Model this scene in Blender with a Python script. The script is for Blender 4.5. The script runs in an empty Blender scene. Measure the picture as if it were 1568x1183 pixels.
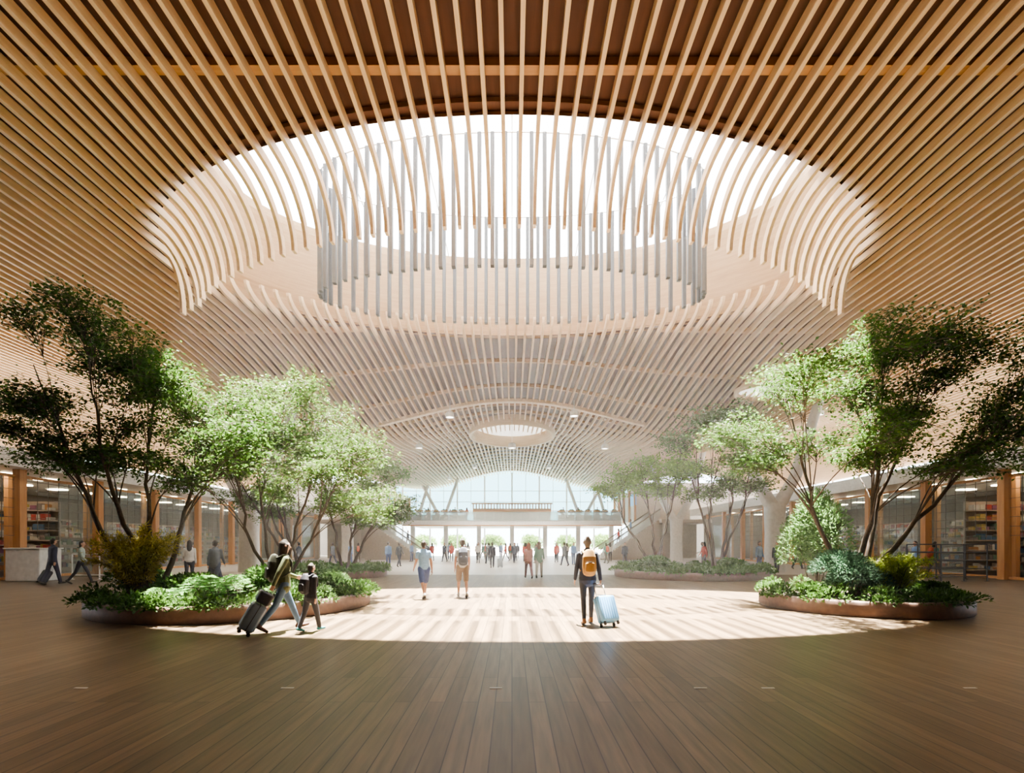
import bpy, bmesh, math, random
import numpy as np
from mathutils import Vector, Matrix
R=random.Random(7)
sc=bpy.context.scene
COL=sc.collection
try:
    sc.view_settings.look='AgX - Medium High Contrast'
except Exception: pass
# ------------------------------------------------------------------ materials
MC={}
def _new(name):
    m=bpy.data.materials.new(name); m.use_nodes=True
    nt=m.node_tree; b=nt.nodes['Principled BSDF']; return m,nt,b
def mat(name,c,rough=.6,metal=0,emis=0,var=.08,scale=6,alpha=None):
    if name in MC: return MC[name]
    m,nt,b=_new(name)
    n=nt.nodes.new('ShaderNodeTexNoise'); n.inputs['Scale'].default_value=scale; n.inputs['Detail'].default_value=3
    tc=nt.nodes.new('ShaderNodeTexCoord'); nt.links.new(tc.outputs['Object'],n.inputs['Vector'])
    r=nt.nodes.new('ShaderNodeValToRGB')
    r.color_ramp.elements[0].position=.3; r.color_ramp.elements[1].position=.7
    r.color_ramp.elements[0].color=[max(0,k*(1-var)) for k in c]+[1]
    r.color_ramp.elements[1].color=[min(1,k*(1+var)) for k in c]+[1]
    nt.links.new(n.outputs['Fac'],r.inputs['Fac']); nt.links.new(r.outputs['Color'],b.inputs['Base Color'])
    b.inputs['Roughness'].default_value=rough; b.inputs['Metallic'].default_value=metal
    if emis:
        b.inputs['Emission Color'].default_value=list(c)+[1]; b.inputs['Emission Strength'].default_value=emis
    MC[name]=m; return m
def wood(name,c1,c2,sc3=(8,.5,8),rough=.5):
    if name in MC: return MC[name]
    m,nt,b=_new(name)
    tc=nt.nodes.new('ShaderNodeTexCoord'); mp=nt.nodes.new('ShaderNodeMapping'); mp.inputs['Scale'].default_value=sc3
    n=nt.nodes.new('ShaderNodeTexNoise'); n.inputs['Scale'].default_value=2; n.inputs['Detail'].default_value=5; n.inputs['Distortion'].default_value=.4
    r=nt.nodes.new('ShaderNodeValToRGB'); r.color_ramp.elements[0].position=.3; r.color_ramp.elements[1].position=.72
    r.color_ramp.elements[0].color=list(c1)+[1]; r.color_ramp.elements[1].color=list(c2)+[1]
    nt.links.new(tc.outputs['Object'],mp.inputs['Vector']); nt.links.new(mp.outputs['Vector'],n.inputs['Vector'])
    nt.links.new(n.outputs['Fac'],r.inputs['Fac']); nt.links.new(r.outputs['Color'],b.inputs['Base Color'])
    b.inputs['Roughness'].default_value=rough
    MC[name]=m; return m
def leafmat(name,c,c2=None):
    if name in MC: return MC[name]
    m,nt,b=_new(name); c2=c2 or [k*.55 for k in c]
    g=nt.nodes.new('ShaderNodeNewGeometry'); r=nt.nodes.new('ShaderNodeValToRGB')
    r.color_ramp.elements[0].color=list(c2)+[1]; r.color_ramp.elements[1].color=list(c)+[1]
    nt.links.new(g.outputs['Random Per Island'],r.inputs['Fac'])
    nt.links.new(r.outputs['Color'],b.inputs['Base Color']); b.inputs['Roughness'].default_value=.6
    b.inputs['Specular IOR Level'].default_value=.25
    tr=nt.nodes.new('ShaderNodeBsdfTranslucent'); nt.links.new(r.outputs['Color'],tr.inputs['Color'])
    mx=nt.nodes.new('ShaderNodeMixShader'); mx.inputs[0].default_value=.45
    out=nt.nodes['Material Output']
    nt.links.new(b.outputs[0],mx.inputs[1]); nt.links.new(tr.outputs[0],mx.inputs[2]); nt.links.new(mx.outputs[0],out.inputs['Surface'])
    MC[name]=m; return m
def glass(name,c=(.85,.93,.95),fac=.12):
    if name in MC: return MC[name]
    m,nt,b=_new(name)
    b.inputs['Base Color'].default_value=list(c)+[1]; b.inputs['Roughness'].default_value=.05
    t=nt.nodes.new('ShaderNodeBsdfTransparent'); t.inputs['Color'].default_value=list(c)+[1]
    mx=nt.nodes.new('ShaderNodeMixShader'); mx.inputs[0].default_value=fac
    nt.links.new(t.outputs[0],mx.inputs[1]); nt.links.new(b.outputs[0],mx.inputs[2]); nt.links.new(mx.outputs[0],nt.nodes['Material Output'].inputs['Surface'])
    MC[name]=m; return m
def floor_wood():
    m,nt,b=_new('floor_planks')
    tc=nt.nodes.new('ShaderNodeTexCoord'); mp=nt.nodes.new('ShaderNodeMapping'); mp.inputs['Rotation'].default_value=(0,0,math.pi/2)
    br=nt.nodes.new('ShaderNodeTexBrick'); br.inputs['Scale'].default_value=1
    br.inputs['Brick Width'].default_value=2.6; br.inputs['Row Height'].default_value=.17; br.inputs['Mortar Size'].default_value=.005
    br.inputs['Color1'].default_value=(.088,.057,.031,1); br.inputs['Color2'].default_value=(.145,.097,.056,1); br.inputs['Mortar'].default_value=(.026,.016,.009,1)
    br.offset=.37
    nt.links.new(tc.outputs['Object'],mp.inputs['Vector']); nt.links.new(mp.outputs['Vector'],br.inputs['Vector'])
    mp2=nt.nodes.new('ShaderNodeMapping'); mp2.inputs['Scale'].default_value=(9,.6,1)
    n=nt.nodes.new('ShaderNodeTexNoise'); n.inputs['Scale'].default_value=2; n.inputs['Detail'].default_value=6
    nt.links.new(tc.outputs['Object'],mp2.inputs['Vector']); nt.links.new(mp2.outputs['Vector'],n.inputs['Vector'])
    mr=nt.nodes.new('ShaderNodeMapRange'); mr.inputs['From Min'].default_value=.3; mr.inputs['From Max'].default_value=.7; mr.inputs['To Min'].default_value=.7; mr.inputs['To Max'].default_value=1.25
    nt.links.new(n.outputs['Fac'],mr.inputs['Value'])
    vm=nt.nodes.new('ShaderNodeVectorMath'); vm.operation='SCALE'
    nt.links.new(br.outputs['Color'],vm.inputs[0]); nt.links.new(mr.outputs['Result'],vm.inputs['Scale'])
    nt.links.new(vm.outputs[0],b.inputs['Base Color'])
    b.inputs['Roughness'].default_value=.4; b.inputs['Specular IOR Level'].default_value=.4
    bp=nt.nodes.new('ShaderNodeBump'); bp.inputs['Strength'].default_value=.15; bp.inputs['Distance'].default_value=.01
    nt.links.new(br.outputs['Fac'],bp.inputs['Height']); bp.invert=True; nt.links.new(bp.outputs[0],b.inputs['Normal'])
    return m
# ------------------------------------------------------------------ mesh builder
class MB:
    def __init__(s): s.v=[]; s.f=[]; s.m=[]
    def add(s,vs,fs,mi=0):
        o=len(s.v); s.v.extend([tuple(v) for v in vs]); s.f.extend([tuple(i+o for i in f) for f in fs]); s.m.extend([mi]*len(fs))
    def box(s,c,size,mi=0,rot=None):
        x,y,z=[k/2 for k in size]; c=Vector(c)
        vs=[Vector((a*x,b*y,d*z)) for a in(-1,1) for b in(-1,1) for d in(-1,1)]
        if rot is not None: vs=[rot@v for v in vs]
        s.add([v+c for v in vs],[(0,1,3,2),(4,6,7,5),(0,4,5,1),(2,3,7,6),(0,2,6,4),(1,5,7,3)],mi)
    def rbox(s,c,size,r,mi=0,rot=None):
        bm=bmesh.new(); bmesh.ops.create_cube(bm,size=1); bmesh.ops.scale(bm,vec=size,verts=bm.verts)
        bmesh.ops.bevel(bm,geom=bm.edges[:],offset=r,segments=3,affect='EDGES',profile=.5)
        c=Vector(c); bm.verts.index_update()
        s.add([((rot@v.co) if rot is not None else v.co)+c for v in bm.verts],[[q.index for q in f.verts] for f in bm.faces],mi); bm.free()
    def tube(s,pts,rad,n=6,mi=0,caps=True):
        pts=[Vector(p) for p in pts]
        if not hasattr(rad,'__len__'): rad=[rad]*len(pts)
        vs=[];fs=[]
        T0=(pts[1]-pts[0]).normalized(); up=Vector((0,0,1)) if abs(T0.z)<.9 else Vector((1,0,0))
        U=T0.cross(up).normalized()
        for i,p in enumerate(pts):
            T=(pts[min(i+1,len(pts)-1)]-pts[max(i-1,0)]).normalized()
            U=(U-T*U.dot(T)).normalized(); V=T.cross(U)
            for k in range(n):
                a=2*math.pi*k/n; vs.append(p+(U*math.cos(a)+V*math.sin(a))*rad[i])
        for i in range(len(pts)-1):
            for k in range(n): fs.append((i*n+k,i*n+(k+1)%n,(i+1)*n+(k+1)%n,(i+1)*n+k))
        if caps: fs.append(tuple(range(n-1,-1,-1))); fs.append(tuple((len(pts)-1)*n+k for k in range(n)))
        s.add(vs,fs,mi)
    def lathe(s,prof,c=(0,0,0),n=48,mi=0,sx=1,sy=1):
        vs=[];fs=[];m=len(prof)
        for k in range(n):
            a=2*math.pi*k/n
            for r,z in prof: vs.append((c[0]+r*sx*math.cos(a),c[1]+r*sy*math.sin(a),c[2]+z))
        for k in range(n):
            for j in range(m-1): fs.append((k*m+j,((k+1)%n)*m+j,((k+1)%n)*m+j+1,k*m+j+1))
        s.add(vs,fs,mi)
    def build(s,name,mats,smooth=False,parent=None):
        me=bpy.data.meshes.new(name); me.from_pydata(s.v,[],s.f); 
        for m in mats: me.materials.append(m)
        me.polygons.foreach_set('material_index',s.m)
        if smooth: me.polygons.foreach_set('use_smooth',[True]*len(s.f))
        me.update(); o=bpy.data.objects.new(name,me); COL.objects.link(o)
        if parent: o.parent=parent
        return o
def empty(name,loc=(0,0,0)):
    e=bpy.data.objects.new(name,None); e.location=loc; COL.objects.link(e); return e
# ------------------------------------------------------------------ palette
SLAT=wood('slat_timber',(.65,.45,.265),(.77,.575,.37),(6,.4,6))
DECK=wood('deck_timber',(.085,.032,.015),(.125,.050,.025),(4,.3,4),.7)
PURL=wood('purlin_timber',(.42,.22,.09),(.5,.29,.13),(.4,6,6))
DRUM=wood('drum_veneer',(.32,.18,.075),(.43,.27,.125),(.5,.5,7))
RIM=wood('rim_veneer',(.66,.48,.28),(.80,.62,.40),(.5,.5,7))
WHITE=mat('white_paint',(.8,.8,.78),.5)
FIN=mat('fin_metal',(.085,.09,.10),.4,.2)
STEEL=mat('grey_steel',(.35,.36,.37),.35,.8)
COLW=wood('column_timber',(.52,.25,.09),(.64,.34,.14),(6,6,.4))
# ------------------------------------------------------------------ ceiling geometry
CZ=10.9; OC=17.5; OA=11.3; OB=6.0
def sm(t): t=max(0,min(1,t)); return t*t*(3-2*t)
def Z(x,y):
    t=sm((y-20)/16)
    return CZ+t*1.15*(math.cos(2*math.pi*x/26)-1)+1.0*sm((y-36)/15)
YB=75.0; YF=-3.0; XW=42.0
def path_strip(mb,x,pts,w,dep,mi=0):
    n=len(pts); vs=[];fs=[]
    for i,(y,z) in enumerate(pts):
        a=pts[max(i-1,0)]; b=pts[min(i+1,n-1)]
        ty,tz=b[0]-a[0],b[1]-a[1]; L=math.hypot(ty,tz) or 1; ty/=L;tz/=L
        if ty<0: ty,tz=-ty,-tz
        ny,nz=-tz,ty
        vs+= [(x-w/2,y,z),(x+w/2,y,z),(x+w/2,y+ny*dep,z+nz*dep),(x-w/2,y+ny*dep,z+nz*dep)]
    for i in range(n-1):
        o=i*4
        for k in range(4): fs.append((o+k,o+(k+1)%4,o+4+(k+1)%4,o+4+k))
    fs.append((3,2,1,0)); o=(n-1)*4; fs.append((o,o+1,o+2,o+3))
    mb.add(vs,fs,mi)
sl=MB(); SP=.39
def ys(a,b):
    r=[a]; y=math.floor(a)+1
    while y<b-.2:
        if y>=20: r.append(y)
        y+=1.5 if y>=20 else 1
    r.append(b); return r
for i in range(-107,107):
    x=(i+.5)*SP
    if abs(x)<OA-.05:
        c=math.sqrt(1-(x/OA)**2); y0=OC-OB*c; y1=OC+OB*c
        p=[(y,Z(x,y)) for y in (YF,2,6,y0-.4)]
        L=min(1.7,.36*(y1-y0)); D=1.05+.5*(x/OA)**2
        for k in range(0,11):
            t=k/10*math.pi/2; p.append((y0+L*math.sin(t),Z(x,y0)-D*(1-math.cos(t))))
        path_strip(sl,x,p,.085,.22)
        L2=min(1.3,.3*(y1-y0)); p=[]
        for k in range(8,-1,-1):
            t=k/8*math.pi/2; p.append((y1-L2*math.sin(t),Z(x,y1)+.55*(1-math.cos(t))))
        p+=[(y,Z(x,y)) for y in ys(y1+.3,YB)]
        path_strip(sl,x,p,.10,.24)
    else:
        path_strip(sl,x,[(y,Z(x,y)) for y in ys(YF,YB)],.095,.2)
sl.build('ceiling_timber_slats',[SLAT])
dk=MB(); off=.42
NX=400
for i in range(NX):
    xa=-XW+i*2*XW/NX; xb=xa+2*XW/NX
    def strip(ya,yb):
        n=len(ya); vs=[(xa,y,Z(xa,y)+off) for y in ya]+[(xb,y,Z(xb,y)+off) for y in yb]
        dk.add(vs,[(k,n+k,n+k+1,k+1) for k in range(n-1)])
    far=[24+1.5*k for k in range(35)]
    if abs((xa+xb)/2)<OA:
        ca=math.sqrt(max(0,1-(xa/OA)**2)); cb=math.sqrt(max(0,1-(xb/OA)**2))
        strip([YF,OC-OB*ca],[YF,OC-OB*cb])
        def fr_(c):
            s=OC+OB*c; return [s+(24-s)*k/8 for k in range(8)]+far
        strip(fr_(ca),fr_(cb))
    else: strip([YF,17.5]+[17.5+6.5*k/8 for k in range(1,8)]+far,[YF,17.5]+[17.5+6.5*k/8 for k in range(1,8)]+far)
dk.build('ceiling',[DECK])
pu=MB()
y=2.05
while y<75:
    segs=[(-XW,XW)]
    if abs(y-OC)<OB+.25:
        c=OA*math.sqrt(max(0,1-((y-OC)/(OB+.3))**2))+.1; segs=[(-XW,-c),(c,XW)]
    for a,b in segs:
        n=int((b-a)/1.0)+1 if y>20 else 1
        for k in range(n):
            xa=a+(b-a)*k/n; xb=a+(b-a)*(k+1)/n
            za,zb=Z(xa,y)+.24,Z(xb,y)+.24
            vs=[(xa,y-.11,za),(xa,y+.11,za),(xa,y+.11,za+.17),(xa,y-.11,za+.17),(xb,y-.11,zb),(xb,y+.11,zb),(xb,y+.11,zb+.17),(xb,y-.11,zb+.17)]
            pu.add(vs,[(0,1,5,4),(1,2,6,5),(3,0,4,7),(2,3,7,6)])
    y+=4.13 if y<32 else 2.0
pu.build('ceiling_purlins',[PURL])
# drum
dr=MB(); N=128
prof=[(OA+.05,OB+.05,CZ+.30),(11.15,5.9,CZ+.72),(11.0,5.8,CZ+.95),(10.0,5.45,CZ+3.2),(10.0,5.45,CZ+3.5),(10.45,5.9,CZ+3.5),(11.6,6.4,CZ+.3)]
vs=[];fs=[];M=len(prof)
for k in range(N):
    a=2*math.pi*k/N
    for (A,B,z) in prof: vs.append((A*math.cos(a),OC+B*math.sin(a),z))
for k in range(N):
    for j in range(M-1): fs.append((k*M+j,((k+1)%N)*M+j,((k+1)%N)*M+j+1,k*M+j+1))
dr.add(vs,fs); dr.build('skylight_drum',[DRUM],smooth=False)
# hanging fin ring
FA,FB=6.45,2.0; FC=17.3; zt=13.9; zb=9.9
fn=MB(); ring=[]
for k in range(96):
    a=2*math.pi*k/96; ring.append((FA*math.cos(a),FC+FB*math.sin(a),zt+.02))
ring.append(ring[0]); fn.tube(ring,.022,6,1)
for x in(-5.6,-2.8,0,2.8,5.6):
    c=5.5*math.sqrt(max(0,1-(x/10.1)**2)); fn.tube([(x,OC-c,CZ+3.45),(x,OC+c,CZ+3.45)],.018,5,1)
    yy=FB*math.sqrt(max(0,1-(x/FA)**2))
    for sg in(-1,1): fn.tube([(x,FC+sg*yy,zt),(x,FC+sg*yy,CZ+3.45)],.01,5,1)
xs=[(k+.5)*SP for k in range(-16,16)]
pts=[]
for x in xs:
    c=FB*math.sqrt(1-(x/FA)**2); pts+=[(x,FC-c),(x,FC+c)]
for a in (0,7,173,180,187,-7,13,-13,167,193):
    a=math.radians(a); pts.append((FA*math.cos(a),FC+FB*math.sin(a)))
for x,yy in pts:
    fn.rbox((x,yy,(zt+zb)/2),(.12,.17,zt-zb),.02)
fn.build('hanging_fin_chandelier',[FIN,WHITE])
# arch rim of second bay and far small drum
ar=MB()
pl=[]
for k in range(41):
    x=-8.6+17.2*k/40; pl.append((x,33.0,Z(x,33)-.10))
n=len(pl);vs=[]
for p in pl: vs+=[(p[0],p[1],p[2]),(p[0],p[1]+.4,p[2]),(p[0],p[1]+.4,p[2]+.22),(p[0],p[1],p[2]+.22)]
fs=[]
for i in range(n-1):
    for k in range(4): fs.append((i*4+k,i*4+(k+1)%4,i*4+4+(k+1)%4,i*4+4+k))
ar.add(vs,fs); ar.build('vault_arch_rim',[SLAT])
EM=mat('skylight_diffuser',(1,.97,.9),.5,0,1.6)
def small_oculus(x,y,a,b,zc,h):
    e=empty('round_skylight',(x,y,0))
    m=MB(); m.lathe([(1.0,zc+h),(1.0,zc),(.94,zc),(.88,zc+h*.9)],(0,0,0),64,0,a,b); m.build('skylight_rim',[RIM],True,e)
    m=MB(); m.lathe([(.9,zc+h*.85),(.001,zc+h*.85)],(0,0,0),64,0,a,b); m.build('skylight_lens',[EM],False,e)
small_oculus(0,43,3.6,4.6,10.6,1.1)
small_oculus(13.7,27.2,1.8,1.6,Z(13.7,27)-.35,.25)
# pendants
PB=mat('lamp_glow',(1,.95,.85),.5,0,12)
def pendant(x,y,z,pw=0):
    m=MB(); top=Z(x,y)+.1
    m.tube([(0,0,z+.35),(0,0,top)],.015,6,0); m.lathe([(.001,.36),(.2,.36),(.27,.26),(.27,.0),(.24,.0),(.2,.12)],(0,0,z),20,0)
    m.lathe([(.23,.05),(.001,.05)],(0,0,z),20,1)
    o=m.build('pendant_light',[WHITE,PB]); o.location=(x,y,0)
    if pw:
        l=bpy.data.lights.new('pendant_lamp','SPOT'); l.energy=pw; l.spot_size=2.2; l.spot_blend=.6; l.shadow_soft_size=.2; l.color=(1,.93,.82)
        lo_=bpy.data.objects.new('pendant_lamp',l); COL.objects.link(lo_); lo_.parent=o; lo_.location=(0,0,z-.25)
for px,py,d,pw in [(703,652,32,0),(897,650,32,0),(655,700,40,3500),(945,701,40,3500),(800,700,36,4000),(742,731,55,4000),(858,731,55,4000),(702,749,62,0),(897,748,62,0),(1088,648,33,3500),(1280,648,32,0),(510,700,36,3500)]:
    xx=(px-800)/800*d; pendant(xx,d,1.6+(850-py)/800*d,pw)
# ------------------------------------------------------------------ floor
FW=floor_wood()
m=MB(); m.add([(-XW,YF,0),(XW,YF,0),(XW,27,0),(-XW,27,0)],[(0,1,2,3)]); m.build('floor',[FW])
TZ=mat('terrazzo',(.50,.47,.43),.35,0,0,.1,30)
m=MB(); m.add([(-XW,27,0),(XW,27,0),(XW,YB+.1,0),(-XW,YB+.1,0)],[(0,1,2,3)]); m.build('floor_terrazzo',[TZ])
m=MB(); G=400
m.add([(-G,-G,-.15),(G,-G,-.15),(G,G,-.15),(-G,G,-.15)],[(0,1,2,3)]); m.build('ground_outside',[mat('concrete_apron',(.5,.5,.5),.8)])
m=MB()
for x in(-4.8,-2.5,-.18,2.1,2.85,5.1): m.box((x,5.7,.003),(.14,.03,.004))
m.build('floor_inlay_strips',[mat('inlay',(.7,.68,.62),.4)])
# ------------------------------------------------------------------ walls
m=MB(); m.box((0,YF-.15,5.7),(2*XW,.3,11.6)); m.build('wall_light_block',[mat('wall_timber_dark',(.3,.2,.13),.6)])  # unseen wall behind the camera, added to keep light off the foreground floor
for sg,nm in((-1,'left'),(1,'right')):
    m=MB(); m.box((sg*(XW+.15),4.5,5.7),(.3,15,11.6)); m.build('wall_'+nm,[mat('wall_timber_dark',(.3,.2,.13),.6)])
    m=MB()
    for k in range(12,76,5): m.box((sg*XW,k,5.5),(.12,.25,11))
    for z in(.2,3,6): m.box((sg*XW,43.5,z),(.1,63,.12))
    m.build('window_'+nm,[WHITE])
m=MB()
for sg in(-1,1):
    m.box((sg*29.5,YB+.2,5.3),(25,.4,10.6))
m.build('wall_back',[mat('wall_warm',(.72,.69,.64),.7)])
m=MB()
for k in range(-16,17,2):
    w=.22 if k%4==0 else .07; zt2=Z(k,YB)+.2; m.box((k,YB,4.6+(zt2-4.6)/2),(w,.2,zt2-4.6))
for z in(4.6,6.2,7.8,9.4): m.box((0,YB,z),(33,.12,.09))
for k in range(-16,17,4): m.box((k,YB,2.1),(.2,.2,4.2))
m.build('window_1_mullions',[WHITE])
m=MB(); m.add([(-17,YB-.05,4.6),(17,YB-.05,4.6),(17,YB-.05,12.5),(-17,YB-.05,12.5)],[(0,1,2,3)]); m.build('window_1',[glass('arch_glass',(.30,.52,.56),.1)])
m=MB()
for sg in(-1,1):
    for a,b in((9.5,12.2),(9.5,7.4),(13,11.5)):
        m.tube([(sg*a,70,4.6),(sg*b,70,Z(b,70))],.22,8)
m.build('raking_columns',[WHITE],True)
# mezzanine
m=MB(); m.box((0,67,4.15),(25.6,14,.55),0); m.box((0,59.95,4.9),(25.6,.08,1.0),1)
for k in range(-12,13): m.box((k*1.06,59.9,4.95),(.05,.1,1.15),2)
m.box((0,59.9,5.5),(25.8,.14,.08),3); m.box((0,59.85,3.8),(25.8,.2,.12),3)
for k in range(-3,4): m.box((k*4,62,1.95),(.5,.5,3.85),0)
m.build('mezzanine_balcony',[WHITE,glass('rail_glass',(.8,.88,.86),.35),STEEL,COLW])
KT=wood('kiosk_timber',(.62,.38,.18),(.74,.48,.26))
m=MB()
m.box((0,62.2,5.2),(9.4,.3,1.5)); 
for k in range(-13,14): m.box((k*.36,62.0,5.9),(.14,.14,1.3))
m.box((0,62.2,6.55),(9.8,.5,.16)); m.build('timber_bar_kiosk',[KT])
m=MB(); rng=np.random.default_rng(3)
for sg in(-1,1): 
    for k in range(7): m.box((sg*(5.9+k*1.02),60.35,4.75),(.9,.5,.65))
m.build('balcony_planter_boxes',[COLW])
# stairs
STW=mat('stair_stone',(.50,.44,.37),.6)
for sg in(-1,1):
    m=MB()
    for k in range(24):
        m.box((sg*(9.3+.25*k),55,(k+1)*.17/2+.0),(.27,4.4,(k+1)*.17),0)
        m.box((sg*(9.18+.25*k),52.78,(k+1)*.17-.03),(.05,.04,.1),3)
    for yy in(52.75,57.25):
        m.add([(sg*9.1,yy,.1),(sg*15.3,yy,4.3),(sg*15.3,yy,5.2),(sg*9.1,yy,1.0)],[(0,1,2,3)],1)
        m.tube([(sg*9.1,yy,1.05),(sg*15.3,yy,5.25)],.07,6,3)
    m.box((sg*18.0,55,4.0),(5.2,4.6,.35),0); m.box((sg*18.0,57.2,2.0),(5.2,.2,3.9),0)
    for q in(15.8,20.2): m.box((sg*q,53,2.0),(.35,.35,3.9),0)
    m.build('grand_staircase',[STW,glass('stair_glass',(.8,.85,.85),.3),STEEL,mat('rail_dark',(.12,.09,.07),.5)])
    m=MB(); m.box((sg*17.6,66.2,6.2),(6.2,13.4,3.7),0)
    m.box((sg*14.44,61,6.9),(.1,2.6,1.4),1)
    for k in range(5): m.box((sg*14.4,59.9+3*k,6.2),(.3,.35,3.8),2)
    m.build('upper_level_shop',[mat('shop_warm',(.7,.62,.52),.6),mat('screen_blue',(.15,.35,.6),.4,0,.5),COLW])
# ------------------------------------------------------------------ Y columns
CC=mat('column_white',(.68,.67,.65),.5)
for x,y in((-15.4,30),(15.4,30),(-15.4,48),(15.4,48)):
    m=MB()
    def lo(st,mi=0):
        vs=[];fs=[]
        for (c,a,b) in st:
            for k in range(16):
                t=2*math.pi*k/16; cx,cy=math.cos(t),math.sin(t)
                vs.append((c[0]+a*math.copysign(abs(cx)**.6,cx),c[1]+b*math.copysign(abs(cy)**.6,cy),c[2]))
        for i in range(len(st)-1):
            for k in range(16): fs.append((i*16+k,i*16+(k+1)%16,(i+1)*16+(k+1)%16,(i+1)*16+k))
        m.add(vs,fs,mi)
    lo([((0,0,0),.55,.5),((0,0,2.2),.5,.45),((0,0,4),.55,.5)])
    for s2 in(-1,1):
        h=Z(x+s2*2.6,y)+.2
        lo([((s2*.1,0,3.7),.4,.45),((s2*1.2,0,5.6),.3,.35),((s2*2.6,0,h),.22,.3)])
    o=m.build('branching_column',[CC],True); o.location=(x,y,0)
# ------------------------------------------------------------------ shops
SHC=mat('canopy_white',(.85,.85,.84),.4)
INT=mat('shop_interior',(.20,.16,.125),.7)
LED=mat('shop_light',(1,.85,.62),.5,0,16)
GOODS=[mat('goods_%d'%i,c,.5) for i,c in enumerate([(.45,.08,.06),(.5,.38,.12),(.1,.18,.3),(.6,.57,.52),(.12,.22,.13),(.3,.12,.2),(.06,.06,.06),(.5,.25,.1),(.65,.6,.5),(.25,.22,.2)])]
SG=glass('shop_glass',(.84,.88,.88),.15)
for sg in(-1,1):
    X=22.4
    e=empty('airport_shop',(sg*X,40,0))
    def lx(x): return sg*(x-X)
    m=MB()
    m.box((lx(27.4),0,5.25),(12,42,.5),0); m.box((lx(21.25),0,5.3),(.3,42,.75),0)
    m.build('canopy',[SHC],parent=e)
    m=MB(); m.box((lx(33.2),0,2.5),(.2,40,5)); 
    m.box((lx(28),20,2.5),(11,.2,5)); m.box((lx(30),-20,2.5),(6,.2,5)); m.build('back_wall',[INT],parent=e)
    m=MB()
    for k in range(9): m.box((lx(22.4),-16.7+k*4.4,2.5),(.34,.34,5.0))
    for k in range(8): m.box((lx(24.6),-15+k*4.6,2.5),(.22,.22,5.0))
    for z in(.08,4.7): m.box((lx(22.5),0,z),(.12,37,.12))
    m.build('timber_posts',[COLW],parent=e)
    m=MB()
    for k in range(64): m.box((lx(22.5),-18+k*.57,3.3),(.02,.02,2.8))
    for k in range(7): m.box((lx(22.5),0,2.0+k*.42),(.02,36,.02))
    m.build('metal_mesh_screen',[mat('mesh_bronze',(.16,.14,.12),.5,.3)],parent=e)
    m=MB(); m.box((lx(22.6),2,2.4),(.02,33,4.6)); m.build('shopfront_glass',[SG],parent=e)
    m=MB()
    for k in range(16):
        for xx in(24.4,28): m.box((lx(xx),-18+k*2.4,4.96),(.9,.5,.05))
    m.build('ceiling_lights',[LED],parent=e)
    m=MB(); gd=MB()
    for u,(xx,y0,y1) in enumerate([(25.6,-17,-9),(25.6,-7,1),(25.6,3,11),(29,-17,-6),(29,-3,9)]):
        top=2.3 if xx<27 else 3.2
        z=.3
        m.box((lx(xx+.3),(y0+y1)/2,top/2),(.06,y1-y0,top),0)
        while z<top:
            m.box((lx(xx),(y0+y1)/2,z),(.6,y1-y0,.04),0)
            y=y0+.1
            while y<y1-.2:
                w=R.uniform(.08,.35); h=R.uniform(.12,.3); gd.box((lx(xx-.05),y+w/2,z+.02+h/2),(.35,w*.85,h),R.randrange(10)); y+=w
            z+=.42
    m.build('shelves',[mat('shelf_pale',(.5,.42,.34),.5)],parent=e); gd.build('shelf_merchandise',GOODS,parent=e)
    m=MB(); gd=MB()
    for xx0,xx1 in((23.2,27.5),(28.2,32.6)):
        z=.3
        while z<3.6:
            m.box((lx((xx0+xx1)/2),-14,z),(xx1-xx0,.5,.05)); x=xx0
            while x<xx1-.3:
                w=R.uniform(.1,.35);h=R.uniform(.12,.33); gd.box((lx(x+w/2),-14.1,z+.03+h/2),(w*.85,.3,h),R.randrange(10)); x+=w
            z+=.5
        m.box((lx((xx0+xx1)/2),-13.7,1.9),(xx1-xx0,.06,3.8))
    m.build('display_wall',[mat('shelf_pale',(.5,.42,.34),.5)],parent=e); gd.build('display_merchandise',GOODS,parent=e)
    for yy in(24,38,52):
        l=bpy.data.lights.new('ceiling_fill_light','AREA'); l.shape='RECTANGLE'; l.size=1.0; l.size_y=11; l.energy=800; l.color=(1,.87,.72)  # added fill aimed upward to brighten the ceiling, no fixture modelled
        q=bpy.data.objects.new('ceiling_fill_light',l); COL.objects.link(q); q.location=(sg*23.5,yy,5.75); q.rotation_euler=(math.pi,math.radians(18)*sg,0)
m=MB(); m.rbox((-21.1,22.6,.7),(1.5,1.1,1.4),.05); m.rbox((-21.1,22.6,1.42),(1.6,1.2,.06),.02); m.build('white_service_kiosk',[WHITE])
def railing(name,x0,x1,y,h,bars,mats,gl=False):
    m=MB(); n=max(2,int(abs(x1-x0)/.9)+1)
    for k in range(n):
        x=x0+(x1-x0)*k/(n-1); m.tube([(x,y,0),(x,y,h)],.03,8,0); m.lathe([(.001,.02),(.1,.02),(.1,0)],(x,y,0),12,0)
    for b in range(bars):
        z=h-(h-.2)*b/max(1,bars-1); m.tube([(x0,y,z),(x1,y,z)],.025,8,0)
    if gl: m.box(((x0+x1)/2,y,h/2),(abs(x1-x0),.015,h*.8),1)
    return m.build(name,mats)
railing('glass_balustrade',-20.1,-17.6,23.4,1.15,2,[WHITE,SG],True)
RD=mat('rail_graphite',(.10,.10,.11),.4,.6)
railing('metal_guard_rail',17.6,20.6,22.2,1.6,5,[RD])
railing('metal_guard_rail',18.2,20.9,23.6,1.6,5,[RD])
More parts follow.
